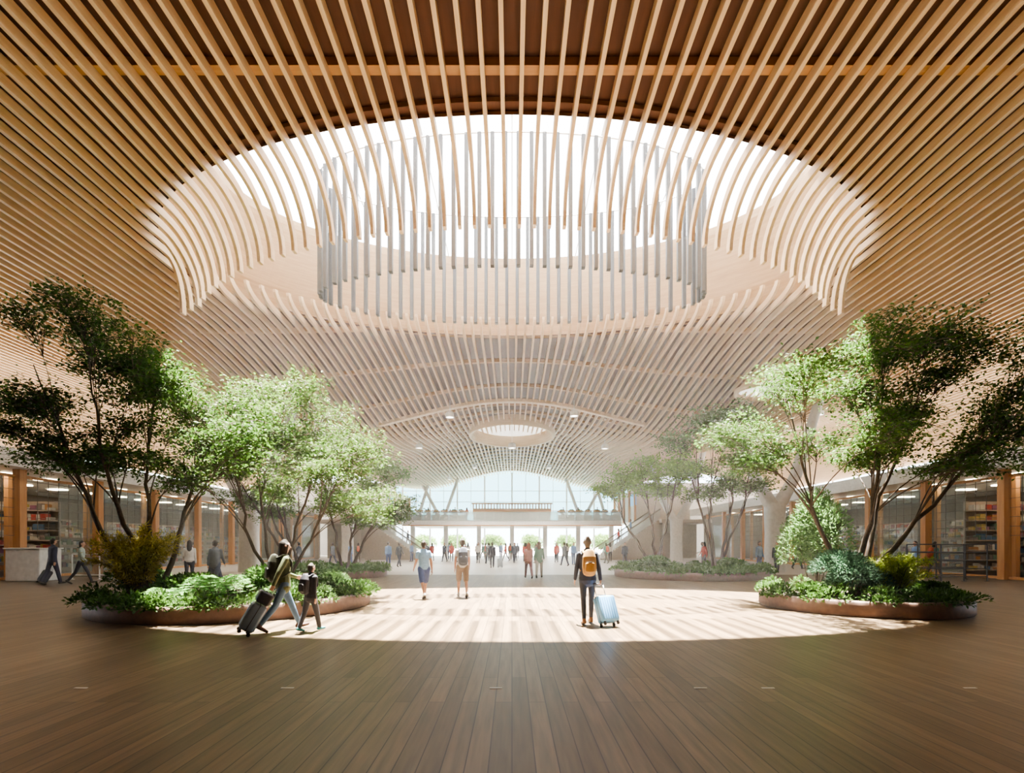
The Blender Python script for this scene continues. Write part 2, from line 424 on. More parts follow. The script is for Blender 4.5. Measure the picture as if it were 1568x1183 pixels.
# ------------------------------------------------------------------ planters
PL=mat('planter_stone',(.16,.095,.07),.6,0,0,.15,10); SOIL=mat('soil',(.06,.045,.03),.95)
PLANT=[(-7.0,13.3,3.2),(8.83,13.1,2.27),(8.85,25.6,3.66),(-9.3,25.5,3.0)]
for x,y,r in PLANT:
    e=empty('round_planter',(x,y,0)); m=MB(); h=.35
    m.lathe([(r-.03,0),(r,.03),(r,h-.03),(r-.03,h),(r-.2,h),(r-.22,h-.03),(r-.22,.05)],n=96); m.build('planter_wall',[PL],True,e)
    m=MB(); m.lathe([(r-.2,.25),(r*.6,.3),(.01,.33)],n=48); m.build('planter_soil',[SOIL],True,e)
# ------------------------------------------------------------------ foliage
def leaves_mesh(name,P,Dr,size,matl,rng,aspect=.5,parent=None):
    n=len(P); D=Dr/np.linalg.norm(Dr,axis=1,keepdims=True)
    up=np.tile([0,0,1.0],(n,1))+rng.normal(size=(n,3))*.55
    S=np.cross(D,up); S/= (np.linalg.norm(S,axis=1,keepdims=True)+1e-6)
    sz=size*rng.uniform(.6,1.3,(n,1))
    Nn=np.cross(S,D)
    V=np.empty((n,4,3)); V[:,0]=P; V[:,1]=P+D*sz*.5+S*sz*aspect*.5+Nn*sz*.08; V[:,2]=P+D*sz; V[:,3]=P+D*sz*.5-S*sz*aspect*.5+Nn*sz*.08
    me=bpy.data.meshes.new(name); me.vertices.add(n*4); me.vertices.foreach_set('co',V.reshape(-1).astype(np.float32))
    me.loops.add(n*4); me.loops.foreach_set('vertex_index',np.arange(n*4,dtype=np.int32))
    me.polygons.add(n); me.polygons.foreach_set('loop_start',np.arange(0,n*4,4,dtype=np.int32)); me.polygons.foreach_set('loop_total',np.full(n,4,dtype=np.int32))
    me.materials.append(matl); me.update(calc_edges=True)
    o=bpy.data.objects.new(name,me); COL.objects.link(o)
    if parent: o.parent=parent
    return o
BARK=mat('bark',(.085,.062,.045),.85,0,0,.3,20)
def bez(a,b,c,d,n):
    r=[]
    for k in range(n+1):
        t=k/n; r.append(a*(1-t)**3+b*3*t*(1-t)**2+c*3*t*t*(1-t)+d*t**3)
    return r
def tree(name,base,pads,lm,nl=1100,ls=.1,stems=3,seed=1,tr=.085,yspread=1.6,extra=1,lm2=None):
    rng=np.random.default_rng(seed); rr=random.Random(seed)
    e=empty(name,base); mb=MB(); zb0=.3
    PD=[]
    for p in pads:
        dy=p[4] if len(p)>4 else rr.uniform(-yspread,yspread); c=Vector((p[0],dy,p[1])); PD.append((c,p[2]*1.12,p[3]))
        for _ in range(extra):
            PD.append((c+Vector((rr.uniform(-.75,.75)*p[2]*1.3,rr.uniform(-1.1,1.1),rr.uniform(-.5,.35))),p[2]*.85,p[3]))
    PD.sort(key=lambda q:q[0].x)
    groups=[PD[i*len(PD)//stems:(i+1)*len(PD)//stems] for i in range(stems)]
    LP=[];LD=[]
    for gi,g in enumerate(groups):
        c=sum((q[0] for q in g),Vector())/len(g); top=max(g,key=lambda q:q[0].z)[0]
        b0=Vector((rr.uniform(-.12,.12)+(gi-(stems-1)/2)*.16,rr.uniform(-.15,.15),zb0-.1))
        end=top.lerp(c,.5)
        tp=bez(b0,b0+Vector(((c.x)*.12,(c.y)*.1,c.z*.3)),Vector((end.x*.7,end.y*.7,end.z*.6)),end,14)
        kx=0;ky=0
        for i in range(2,14):
            kx+=rr.uniform(-.07,.07); ky+=rr.uniform(-.07,.07); f=math.sin(math.pi*i/14); tp[i]=tp[i]+Vector((kx*f*1.6,ky*f*1.6,0))
        rad=[tr*(1-.85*i/14) for i in range(15)]; rad[0]*=1.4
        mb.tube(tp,rad,8)
        for (pc,rx,rz) in g:
            i0=min(range(15),key=lambda i:abs(tp[i].z-pc.z*rr.uniform(.5,.72))); i0=max(3,min(12,i0))
            s=tp[i0]; mid=s.lerp(pc,.5)+Vector((0,0,.25))
            bp=bez(s,s.lerp(mid,.5)+Vector((0,0,.2)),mid+Vector((rr.uniform(-.2,.2),rr.uniform(-.2,.2),.1)),pc,8)
            r0=rad[i0]*.45; mb.tube(bp,[r0*(1-.75*i/8) for i in range(9)],6)
            nb=13; per=max(1,nl//(nb*5))
            for k in range(nb):
                a=2*math.pi*(k+rr.random())/nb; q=rr.uniform(.4,1.1)
                tip=pc+Vector((math.cos(a)*rx*q,math.sin(a)*rx*q,rr.uniform(-1.0,1.2)*rz-.2*rx*q*q))
                st=bp[rr.randint(5,8)]
                bb=bez(st,st.lerp(tip,.35)+Vector((0,0,.12)),st.lerp(tip,.7)+Vector((0,0,.1)),tip,5)
                mb.tube(bb,[.011*(1-.75*i/5) for i in range(6)],4,caps=False)
                for j in range(5):
                    s2=bb[rr.randint(2,5)]; dv=Vector((rr.gauss(0,1),rr.gauss(0,1),rr.gauss(.1,.35))).normalized()
                    t2=s2+dv*rr.uniform(.25,.6)*min(1,rx)
                    mb.tube([s2,s2.lerp(t2,.5)+Vector((0,0,.03)),t2],[.006,.004,.003],3,caps=False)
                    tt=rng.uniform(.1,1.1,(per,1)); pos=np.array(s2)+tt*(np.array(t2)-np.array(s2))
                    pos=pos+rng.normal(size=(per,3))*np.array([.12,.12,.07])
                    d=np.array(dv)*.6+rng.normal(size=(per,3))*np.array([.8,.8,.35]); d[:,2]-=.15
                    LP.append(pos);LD.append(d)
    mb.build('trunk_and_branches',[BARK],True,e)
    leaves_mesh('foliage',np.concatenate(LP),np.concatenate(LD),ls,lm,rng,.55,e)
    return e
LG1=leafmat('maple_leaf_dark',(.085,.17,.030),(.027,.068,.013))
LG2=leafmat('maple_leaf_light',(.105,.18,.036),(.037,.085,.016))
LG3=leafmat('leaf_hazy',(.21,.32,.11),(.10,.19,.055))  # distance haze put into the leaf colour as a paler green
tree('japanese_maple_tree',(-9.2,13.0,0),[(-1.1,7.3,.7,.25),(-1.9,7.0,.7,.25),(.1,6.5,.75,.25),(-.7,6.5,.8,.25),(-1.6,6.2,.8,.25),(-3.4,5.4,.9,.25),(-2.4,5.3,.9,.3),(-.9,5.6,.9,.3),(.35,5.4,.9,.3),(1.6,5.3,.8,.3),(2.5,4.9,.8,.3),(-3.3,4.5,.9,.25),(-1.7,4.5,.9,.3),(-.2,4.7,.9,.3),(1.0,4.4,.9,.3),(2.0,3.9,.8,.3),(-1.9,3.7,.8,.25),(2.9,4.3,.7,.25),(0.3,3.7,.8,.25),(-.9,3.9,.8,.25),(-2.8,3.8,.6,.2)],LG1,1000,.095,4,3,.08,1.5,1)
tree('serviceberry_tree',(-6.6,14.3,0),[(-1.0,5.9,.7,.3),(.2,6.0,.8,.3),(.9,5.5,.8,.3),(-.4,5.3,.8,.3),(-1.4,5.0,.8,.3),(1.6,4.8,.8,.3),(.4,4.7,.8,.35),(-.9,4.3,.8,.3),(2.0,4.1,.8,.3),(.9,3.7,.8,.3),(-.2,3.5,.7,.3),(2.4,3.4,.7,.3),(-1.5,3.4,.6,.3),(1.5,2.9,.7,.3),(2.8,3.0,.5,.25)],LG2,900,.09,4,5,.06)
tree('serviceberry_tree',(-8.3,25.5,0),[(-2,6.4,1.1,.4),(-.4,6.8,1.1,.4),(1,6.0,1.1,.4),(2.2,5.2,1,.4),(0,5.2,1.1,.4),(-1.6,4.8,1.1,.4),(1.6,4.2,1,.4),(-.2,3.9,1,.4),(2.6,3.8,.8,.4),(2.2,2.9,.7,.3),(.6,3,.8,.3)],LG3,900,.14,3,8)
tree('serviceberry_tree',(-11.0,26.0,0),[(-2.6,6.6,1.2,.4),(-1.2,6.9,1.2,.4),(-3.5,5.5,1.2,.4),(-1.6,5.4,1.2,.4),(0.2,5.8,1.1,.4),(-2.8,4.2,1.1,.4),(-.5,4.3,1.1,.4),(-1.4,3.3,.9,.3)],LG3,900,.14,3,28)
tree('japanese_maple_tree',(8.7,13.0,0),[(.8,7.2,.75,.25),(1.7,6.9,.85,.25),(0,6.5,.75,.25),(.9,6.2,.85,.25),(-1.2,6.2,.75,.25),(2.5,6.3,.85,.25),(-1.9,5.6,.75,.25),(-.5,5.5,.85,.3),(1.0,5.3,.9,.3),(2.2,5.3,.85,.3),(3.3,5.4,.85,.25),(-2.4,4.8,.75,.25),(-1.3,4.6,.8,.25),(1.4,4.5,.85,.3),(2.6,4.4,.85,.3),(3.7,4.4,.8,.25),(-.2,4.5,.75,.25),(-1.9,3.9,.6,.2),(3.9,6.0,.7,.25),(2.0,3.7,.7,.25),(3.2,3.7,.6,.2),(.3,3.8,.6,.2)],leafmat('maple_leaf_mid',(.10,.19,.037),(.037,.088,.018)),900,.095,4,11,.08)
tree('serviceberry_tree',(10.3,25.6,0),[(-1,7.8,1.0,.35),(.6,8.0,1.0,.35),(1.8,7.4,1,.35),(-2,6.8,1,.35),(-.2,6.6,1.1,.35),(1.3,6.1,1,.35),(2.6,6.2,1,.35),(-1.6,5.5,1,.35),(.4,5.0,1,.35),(2.2,4.7,1,.35),(-.8,4.2,.9,.3)],leafmat('leaf_hazy_dark',(.19,.31,.11),(.09,.18,.055)),850,.14,4,13)  # leaf colour paled to carry haze at this depth
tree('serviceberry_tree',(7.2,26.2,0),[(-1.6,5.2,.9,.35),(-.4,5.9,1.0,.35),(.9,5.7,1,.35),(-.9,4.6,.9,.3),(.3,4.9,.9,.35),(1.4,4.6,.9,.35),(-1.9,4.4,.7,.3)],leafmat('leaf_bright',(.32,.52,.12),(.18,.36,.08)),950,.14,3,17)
def rpt(rng,n,rx,ry,rz):
    u=rng.normal(size=(n,3)); u/=np.linalg.norm(u,axis=1,keepdims=True); u[:,2]=np.abs(u[:,2])
    q=rng.uniform(.55,1,(n,1))**.6; return u*q*np.array([rx,ry,rz]),u
def shrub(name,c,rx,ry,rz,lm,n,ls,seed,kind='round',asp=.5):
    rng=np.random.default_rng(seed); e=empty(name,c); mb=MB()
    if kind=='round':
        P=[];D=[]
        for k in range(9):
            a=rng.uniform(0,6.28); q=rng.uniform(0,.55); cc=np.array([math.cos(a)*rx*q,math.sin(a)*ry*q,rng.uniform(.25,.62)*rz])
            if k==0: cc=np.array([0,0,rz*.55])
            p,u=rpt(rng,n//9,rx*.5,ry*.5,rz*.42); P.append(p+cc); D.append(u+rng.normal(size=u.shape)*.5)
            mb.tube([(0,0,-.05),(cc[0]*.5,cc[1]*.5,cc[2]*.5),tuple(cc+[0,0,rz*.2])],[.02,.012,.005],5)
        P=np.concatenate(P);D=np.concatenate(D)
        leaves_mesh('foliage',P,D,ls,lm,rng,asp,e)
    elif kind=='canes':
        P=[];D=[]
        for k in range(70):
            a=rng.uniform(0,6.28); q=rng.uniform(.1,1); h=rz*rng.uniform(.6,1)
            tip=np.array([math.cos(a)*rx*q,math.sin(a)*ry*q,h*(1-.25*q)])
            b=Vector((tip[0]*.2,tip[1]*.2,-.05)); t=Vector(tip)
            bp=bez(b,b+Vector((0,0,h*.5)),Vector((tip[0]*.6,tip[1]*.6,h*.8)),t,6); mb.tube(bp,[.008]*4+[.005,.004,.003],3,caps=False)
            m_=n//70
            idx=rng.uniform(1.5,6,m_)
            for z in idx:
                i=int(min(z,5)); pp=bp[i].lerp(bp[i+1],z-i if z-i<1 else 1); P.append(np.array(pp)+rng.normal(size=3)*.03)
                dd=np.array([tip[0],tip[1],.4])*.5+rng.normal(size=3)*.6; D.append(dd)
        leaves_mesh('foliage',np.array(P),np.array(D),ls,lm,rng,asp,e)
    elif kind=='fern':
        P=[];D=[]
        for k in range(26):
            a=2*math.pi*k/26+rng.uniform(-.1,.1); L=rx*rng.uniform(.75,1.1); h=rz*rng.uniform(.7,1)
            d=Vector((math.cos(a),math.sin(a),0)); bp=bez(Vector((0,0,-.03)),d*L*.2+Vector((0,0,h*.9)),d*L*.6+Vector((0,0,h*1.2)),d*L+Vector((0,0,h*.35)),16)
            mb.tube(bp,.005,3,caps=False)
            s=Vector((-d.y,d.x,0))
            for i in range(2,16):
                for sg in(-1,1):
                    P.append(np.array(bp[i])); D.append(np.array(s*sg+d*.35))
        P=np.array(P);D=np.array(D); leaves_mesh('fronds',P,D,ls,lm,rng,.25,e)
    mb.build('stems',[BARK],False,e)
    return e
GC=leafmat('groundcover_leaf',(.080,.165,.032),(.028,.066,.014)); GC2=leafmat('shrub_blue_green',(.09,.17,.10),(.035,.085,.045))
YG=leafmat('bamboo_yellow',(.50,.40,.055),(.27,.23,.04)); FE=leafmat('fern_leaf',(.19,.40,.12),(.10,.25,.06)); WL=leafmat('flowering_leaf',(.14,.24,.075),(.05,.12,.03))
GF=leafmat('groundcover_hazy',(.14,.27,.06),(.06,.15,.03))  # groundcover green lightened for far planters, haze put into the colour
for pi,(x,y,r) in enumerate(PLANT):
    rng=np.random.default_rng(40+pi); n=int(2600*r*r/3); 
    P=[];D=[]
    nt_=int(16*r*r/2)
    for k in range(nt_):
        a=rng.uniform(0,6.28); q=math.sqrt(rng.uniform(0,1))*(r-.12); rr_=rng.uniform(.25,.45)
        if rng.random()<.45: q=r-.15
        hh=rng.uniform(.15,.4)
        p,u=rpt(rng,n//nt_+80,rr_,rr_,hh); p=p+np.array([math.cos(a)*q,math.sin(a)*q,.3]); P.append(p);D.append(u+rng.normal(size=u.shape)*.5)
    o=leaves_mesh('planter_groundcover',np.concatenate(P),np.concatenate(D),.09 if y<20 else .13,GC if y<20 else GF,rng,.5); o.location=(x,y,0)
shrub('yellow_bamboo_shrub',(-8.9,12.2,.3),1.25,1.1,1.85,YG,10000,.13,1,'canes',.18)
shrub('leafy_shrub',(-7.6,12.0,.3),.8,.7,.6,GC,3500,.1,2)
shrub('leafy_shrub',(-9.6,13.2,.3),.9,.8,.8,GC,3500,.1,3)
shrub('fern',(-6.6,11.4,.3),.8,.8,.7,FE,0,.17,4,'fern')
shrub('fern',(-7.3,11.0,.3),.6,.6,.45,FE,0,.14,5,'fern')
shrub('leafy_shrub',(-6.0,12.6,.3),.9,.8,.75,leafmat('shrub_mid',(.10,.21,.043),(.042,.105,.021)),4500,.1,6)
shrub('flowering_shrub',(-5.0,12.2,.3),.9,.8,.45,WL,4500,.07,7)
shrub('flowering_shrub',(-5.0,13.9,.3),.9,.8,.55,WL,4000,.08,8)
shrub('blue_green_shrub',(8.1,12.3,.3),1.1,.9,1.15,GC2,9000,.09,9,'round',.3)
shrub('yellow_bamboo_shrub',(9.4,12.6,.3),.9,.8,1.2,leafmat('yellow_green',(.36,.42,.06),(.19,.26,.04)),8000,.1,10,'canes',.2)
shrub('leafy_shrub',(10.3,12.6,.3),.6,.6,.35,GC,2000,.09,12)
shrub('leafy_shrub',(7.2,12.2,.3),.5,.5,.35,GC,2000,.09,13)
shrub('conifer_shrub',(9.9,16.6,0),1.3,1.2,3.6,leafmat('conifer',(.18,.31,.11),(.085,.18,.05)),12000,.12,14,'round',.3)
shrub('leafy_shrub',(6.9,24.2,.3),.9,.9,.7,GF,3500,.14,15)
shrub('leafy_shrub',(10.4,24.4,.3),.9,.9,.6,GF,3500,.14,16)
for sg in(-1,1):
    for k in range(7): shrub('balcony_plant',(sg*(5.9+k*1.02),60.3,5.08),.5,.35,.55,LG2,260,.2,90+k+int(sg*10))
for k,(x,y) in enumerate([(-9,79),(-3,80),(3,79),(9,80),(-14,81),(14,81)]):
    shrub('outdoor_bush',(x,y,-.15),2.2,2,3.2,LG3,3500,.35,60+k)
# ------------------------------------------------------------------ people
def loft(st,side=(1,0,0),n=14,ex=1.0):
    st=[(Vector(c),a,b) for c,a,b in st]
    S=[st[0]]
    for i in range(len(st)-1):
        c0,a0,b0=st[i];c1,a1,b1=st[i+1]; k=max(1,int((c1-c0).length/.035))
        for j in range(1,k+1):
            t=j/k; S.append((c0.lerp(c1,t),a0+(a1-a0)*t,b0+(b1-b0)*t))
    T0=(S[1][0]-S[0][0]).normalized(); T1=(S[-1][0]-S[-2][0]).normalized()
    pre=[];post=[]
    for q in(80,60,35):
        q=math.radians(q); c,a,b=S[0]; r=min(a,b); pre.append((c-T0*r*math.sin(q),a*math.cos(q),b*math.cos(q)))
    for q in(35,60,80):
        q=math.radians(q); c,a,b=S[-1]; r=min(a,b); post.append((c+T1*r*math.sin(q),a*math.cos(q),b*math.cos(q)))
    S=pre+S+post
    side=Vector(side); vs=[];fs=[]
    def fr(T):
        U=side-T*side.dot(T)
        if U.length<1e-3: U=Vector((0,1,0))-T*T.y
        U.normalize(); return U,T.cross(U)
    for i,(c,a,b) in enumerate(S):
        T=(S[min(i+1,len(S)-1)][0]-S[max(i-1,0)][0]).normalized(); U,V=fr(T)
        for k in range(n):
            t=2*math.pi*k/n; cx,sy=math.cos(t),math.sin(t)
            cx=math.copysign(abs(cx)**ex,cx); sy=math.copysign(abs(sy)**ex,sy)
            vs.append(c+U*a*cx+V*b*sy)
    m=len(S)
    for i in range(m-1):
        for k in range(n): fs.append((i*n+k,i*n+(k+1)%n,(i+1)*n+(k+1)%n,(i+1)*n+k))
    fs.append(tuple(range(n-1,-1,-1))); fs.append(tuple((m-1)*n+k for k in range(n)))
    segs=[]
    for i in range(len(st)-1):
        T=(st[i+1][0]-st[i][0]); L=T.length; T=T/L; U,V=fr(T); segs.append((np.array(st[i][0]),np.array(T),np.array(U),np.array(V),L,st[i][1],st[i+1][1],st[i][2],st[i+1][2]))
    return vs,fs,segs
LB=['skin','hair','top','bottom','shoe','pack','dark','inner']
def person(name,loc,rot,H=1.75,legs=((24,4,8),(-20,16,-28)),arms=((-18,7,15),(18,7,20)),lean=2,cl=None,top='jacket',bot='trousers',hair='short',pack=False,fem=False,vox=.012,turn=0,bend=None):
    PRM=[]; s=H/1.75
    def A(lab,st,**k): v,f,sg_=loft(st,**k); PRM.append((v,f,LB.index(lab),sg_))
    hip=.93; rad=math.radians
    Lr=Matrix.Rotation(-rad(lean),3,'X')
    def U(p): p=Vector(p); q=p-Vector((0,0,hip)); return Lr@q+Vector((0,0,hip))
    for sg,(a,k,fp) in zip((-1,1),legs):
        h=Vector((sg*.092,0,hip-.02)); a1=rad(a); a2=rad(a-k)
        kn=h+Vector((0,math.sin(a1),-math.cos(a1)))*.43; an=kn+Vector((0,math.sin(a2),-math.cos(a2)))*.41
        if bot=='trousers':
            A('bottom',[(h,.098,.1),(kn,.066,.07),(kn.lerp(an,.45),.063,.066),(an+Vector((0,0,.0)),.052,.056)])
        elif bot=='slim':
            A('bottom',[(h,.092,.095),(kn,.056,.06),(kn.lerp(an,.35),.054,.058),(an,.04,.042)])
        else:
            A('bottom',[(h,.102,.105),(h.lerp(kn,.9),.085,.088)])
            A('skin',[(h,.08,.08),(kn,.05,.055),(kn.lerp(an,.35),.048,.055),(an,.03,.034)])
        A('skin',[(kn.lerp(an,.9),.028,.03),(an+Vector((0,0,-.03)),.028,.032)])
        F=Matrix.Rotation(rad(fp),3,'X')
        hl=an+F@Vector((0,-.045,-.045)); ball=an+F@Vector((0,.09,-.055)); toe=an+F@Vector((sg*.008,.165,-.062))
        A('shoe',[(an+F@Vector((0,-.01,-.01)),.042,.05),(an+F@Vector((0,.0,-.045)),.042,.055)])
        A('shoe',[(hl,.038,.038),(ball,.048,.032),(toe,.038,.024)])
        A('dark',[(hl+F@Vector((0,0,-.032)),.036,.012),(ball+F@Vector((0,0,-.026)),.046,.012),(toe+F@Vector((0,0,-.018)),.036,.012)])
    w=.9 if fem else 1
    A('bottom',[((0,0,.87),.155,.11),((0,0,.97),.158*(1.03 if fem else 1),.112)])
    g=.012 if top=='jacket' else 0
    hem=.86 if top=='jacket' else .95
    st=[(U((0,0,hem)),.172+g,.128+g),(U((0,0,1.06)),.142*w+g+.012,.108+g),(U((0,.0,1.2)),.156*w+g,.116+g),(U((0,0,1.32)),.17*w+g,.116+g),(U((0,-.005,1.40)),.168*w+g,.09+g),(U((0,-.005,1.445)),.115*w,.07)]
    A('top',st)
    A('skin',[(U((0,0,1.42)),.05,.052),(U((0,.012,1.55)),.048,.05)])
    if top=='jacket': A('top',[(U((0,-.01,1.45)),.072,.07),(U((0,0,1.485)),.062,.062)])
    hands=[]
    for sg,(a,o,el) in zip((-1,1),arms):
        sh=U((sg*.168*w,0,1.395)); 
        def dr(fw,out): f=rad(fw);q=rad(out); return Vector((sg*math.sin(q),math.sin(f)*math.cos(q),-math.cos(f)*math.cos(q)))
        e=sh+dr(a,o)*.285; d2=dr(a+el,o*.6); wr=e+d2*.25
        if top=='jacket':
            A('top',[(sh,.058,.062),(e,.049,.051),(wr-d2*.01,.037,.04)])
        elif top=='long':
            A('top',[(sh,.053,.057),(e,.042,.045),(wr-d2*.01,.032,.035)])
        else:
            A('top',[(sh,.057,.061),(sh.lerp(e,.5),.058,.06)]); A('skin',[(sh,.045,.045),(e,.037,.039)])
        A('skin',[(e,.038,.04) if top=='tee' else (e,.03,.03),(e.lerp(wr,.3),.037,.039) if top=='tee' else (e.lerp(wr,.3),.025,.025),(wr,.024,.028)])
        sdv=Vector((0,1,0)); fw=(sdv-d2*sdv.dot(d2)).normalized(); inn=d2.cross(fw); inn=inn if inn.x*sg<0 else -inn
        kn=wr+d2*.095
        A('skin',[(wr,.026,.019),(wr+d2*.05,.036,.015),(kn,.039,.013)],side=fw)
        grip=(bend is not None and sg==bend)
        for q,(o2,Lf) in enumerate([(.033,.072),(.011,.08),(-.011,.075),(-.033,.058)]):
            b=wr+d2*.09+fw*o2; c1=.25 if not grip else 1.1; c2=.6 if not grip else 2.3
            p1=b+(d2*math.cos(c1)+inn*math.sin(c1))*Lf*.5; p2=p1+(d2*math.cos(c2)+inn*math.sin(c2))*Lf*.5
            A('skin',[(b,.0085,.0085),(p1,.008,.008),(p2,.0065,.0065)],n=8)
        tb=wr+d2*.03+fw*.028; t1=tb+(d2*.7+fw*.6+inn*.25).normalized()*.035; t2=t1+(d2*.9+fw*.15+inn*.5).normalized()*.03
        A('skin',[(tb,.012,.012),(t1,.0095,.0095),(t2,.008,.008)],n=8)
        hands.append(kn+inn*.025)
    hc=U((0,.015,1.63)); T=Matrix.Rotation(rad(turn),3,'Z')
    def Hd(p): return hc+T@Vector(p)
    sx=T@Vector((1,0,0))
    A('skin',[(Hd((0,.018,-.085)),.038,.045),(Hd((0,.01,-.05)),.058,.072),(Hd((0,0,0)),.070,.088),(Hd((0,-.003,.05)),.067,.084),(Hd((0,-.005,.075)),.045,.06)],side=sx)
    A('skin',[(Hd((0,.085,.01)),.008,.01),(Hd((0,.103,-.022)),.014,.012)],side=sx,n=8)
    for sg in(-1,1):
        A('skin',[(Hd((sg*.075,-.005,-.02)),.01,.014),(Hd((sg*.082,-.01,.018)),.012,.018)],side=sx,n=8)
        A('dark',[(Hd((sg*.028,.083,.006)),.009,.007),(Hd((sg*.033,.083,.006)),.009,.007)],side=(0,0,1),n=8)
    A('inner',[(Hd((-.018,.087,-.05)),.006,.006),(Hd((.018,.087,-.05)),.006,.006)],side=(0,0,1),n=8)
    A('hair',[(Hd((0,-.035,-.03)),.066,.068),(Hd((0,-.028,.03)),.079,.086),(Hd((0,-.014,.072)),.072,.086),(Hd((0,-.014,.095)),.045,.06)],side=sx)
    if hair=='long':
        A('hair',[(Hd((0,-.04,.05)),.08,.07),(Hd((0,-.075,-.06)),.085,.05),(Hd((0,-.10,-.18)),.09,.04),(Hd((0,-.115,-.30)),.065,.03)],side=sx)
        for sg in(-1,1): A('hair',[(Hd((sg*.062,.01,.04)),.022,.04),(Hd((sg*.075,-.02,-.1)),.022,.045),(Hd((sg*.07,-.05,-.2)),.02,.035)],side=sx)
    if hair=='bun': A('hair',[(Hd((0,-.07,.085)),.042,.042),(Hd((0,-.08,.105)),.036,.036)],side=sx)
    if hair=='mid': A('hair',[(Hd((0,-.03,.03)),.082,.08),(Hd((0,-.055,-.1)),.085,.05)],side=sx)
    if pack:
        A('pack',[(U((0,-.19,1.02)),.13,.075),(U((0,-.205,1.12)),.145,.085),(U((0,-.195,1.33)),.135,.08),(U((0,-.175,1.43)),.10,.06)],ex=.6)
        A('pack',[(U((0,-.29,1.05)),.10,.03),(U((0,-.29,1.2)),.095,.028)],ex=.6)
        A('dark',[(U((-.09,-.318,1.235)),.006,.008),(U((.09,-.318,1.235)),.006,.008)],side=(0,0,1))
        for sg in(-1,1):
            A('pack',[(U((sg*.1,-.14,1.42)),.025,.012),(U((sg*.105,-.05,1.475)),.025,.012),(U((sg*.105,.05,1.455)),.025,.012),(U((sg*.115,.12,1.34)),.024,.012),(U((sg*.14,.11,1.16)),.02,.012),(U((sg*.16,-.05,1.06)),.015,.01)],n=10)
    V=[];F=[]
    for v,f,l,_ in PRM:
        o=len(V); V+=[tuple(q*s) for q in v]; F+=[tuple(i+o for i in ff) for ff in f]
    me=bpy.data.meshes.new('tmp'); me.from_pydata(V,[],F)
    ob=bpy.data.objects.new('tmp',me); COL.objects.link(ob)
    md=ob.modifiers.new('r','REMESH'); md.mode='VOXEL'; md.voxel_size=vox
    ms=ob.modifiers.new('s','SMOOTH'); ms.factor=.5; ms.iterations=2
    dg=bpy.context.evaluated_depsgraph_get(); res=bpy.data.meshes.new_from_object(ob.evaluated_get(dg))
    bpy.data.objects.remove(ob); bpy.data.meshes.remove(me)
    n=len(res.vertices); co=np.empty(n*3,dtype=np.float32); res.vertices.foreach_get('co',co); co=co.reshape(-1,3)
    zmin=float(co[:,2].min())
    nf=len(res.polygons); pc=np.empty(nf*3,dtype=np.float32); res.polygons.foreach_get('center',pc); pc=pc.reshape(-1,3)/s
    best=np.full(nf,1e9); idx=np.zeros(nf,dtype=np.int32)
    for v,f,l,sgs in PRM:
        for (c0,T_,U_,V_,L,a0,a1,b0,b1) in sgs:
            d=pc-c0; t=np.clip(d@T_,0,L); k=t/L; a=a0+(a1-a0)*k; b=b0+(b1-b0)*k; mn=np.minimum(a,b)
            r=d-t[:,None]*T_; u=(r@U_)/a; vv=(r@V_)/b; ww=(r@T_)/mn
            fval=(np.sqrt(u*u+vv*vv+ww*ww)-1)*mn
            q=fval<best; best[q]=fval[q]; idx[q]=l
    res.materials.clear()
    cl=cl or {}
    dflt=dict(skin=(.45,.26,.18),hair=(.03,.02,.015),top=(.1,.12,.2),bottom=(.05,.05,.07),shoe=(.08,.07,.06),pack=(.3,.2,.1),dark=(.02,.02,.02),inner=(.35,.12,.1))
    dflt.update(cl)
    for k in LB:
        c=dflt[k]; res.materials.append(mat('cloth_%s_%02d%02d%02d'%(k,c[0]*99,c[1]*99,c[2]*99),c,.75 if k!='skin' else .5,0,0,.12,14))
    res.polygons.foreach_set('material_index',idx); res.polygons.foreach_set('use_smooth',[True]*nf)
    co[:,2]-=zmin; res.vertices.foreach_set('co',co.reshape(-1)); res.update(); res.name=name
    o=bpy.data.objects.new(name,res); COL.objects.link(o); o.location=loc; o.rotation_euler=(0,0,rad(rot))
    Rz=Matrix.Rotation(rad(rot),3,'Z'); hw=[Vector(loc)+Rz@(h*s-Vector((0,0,zmin))) for h in hands]
    return o,hw
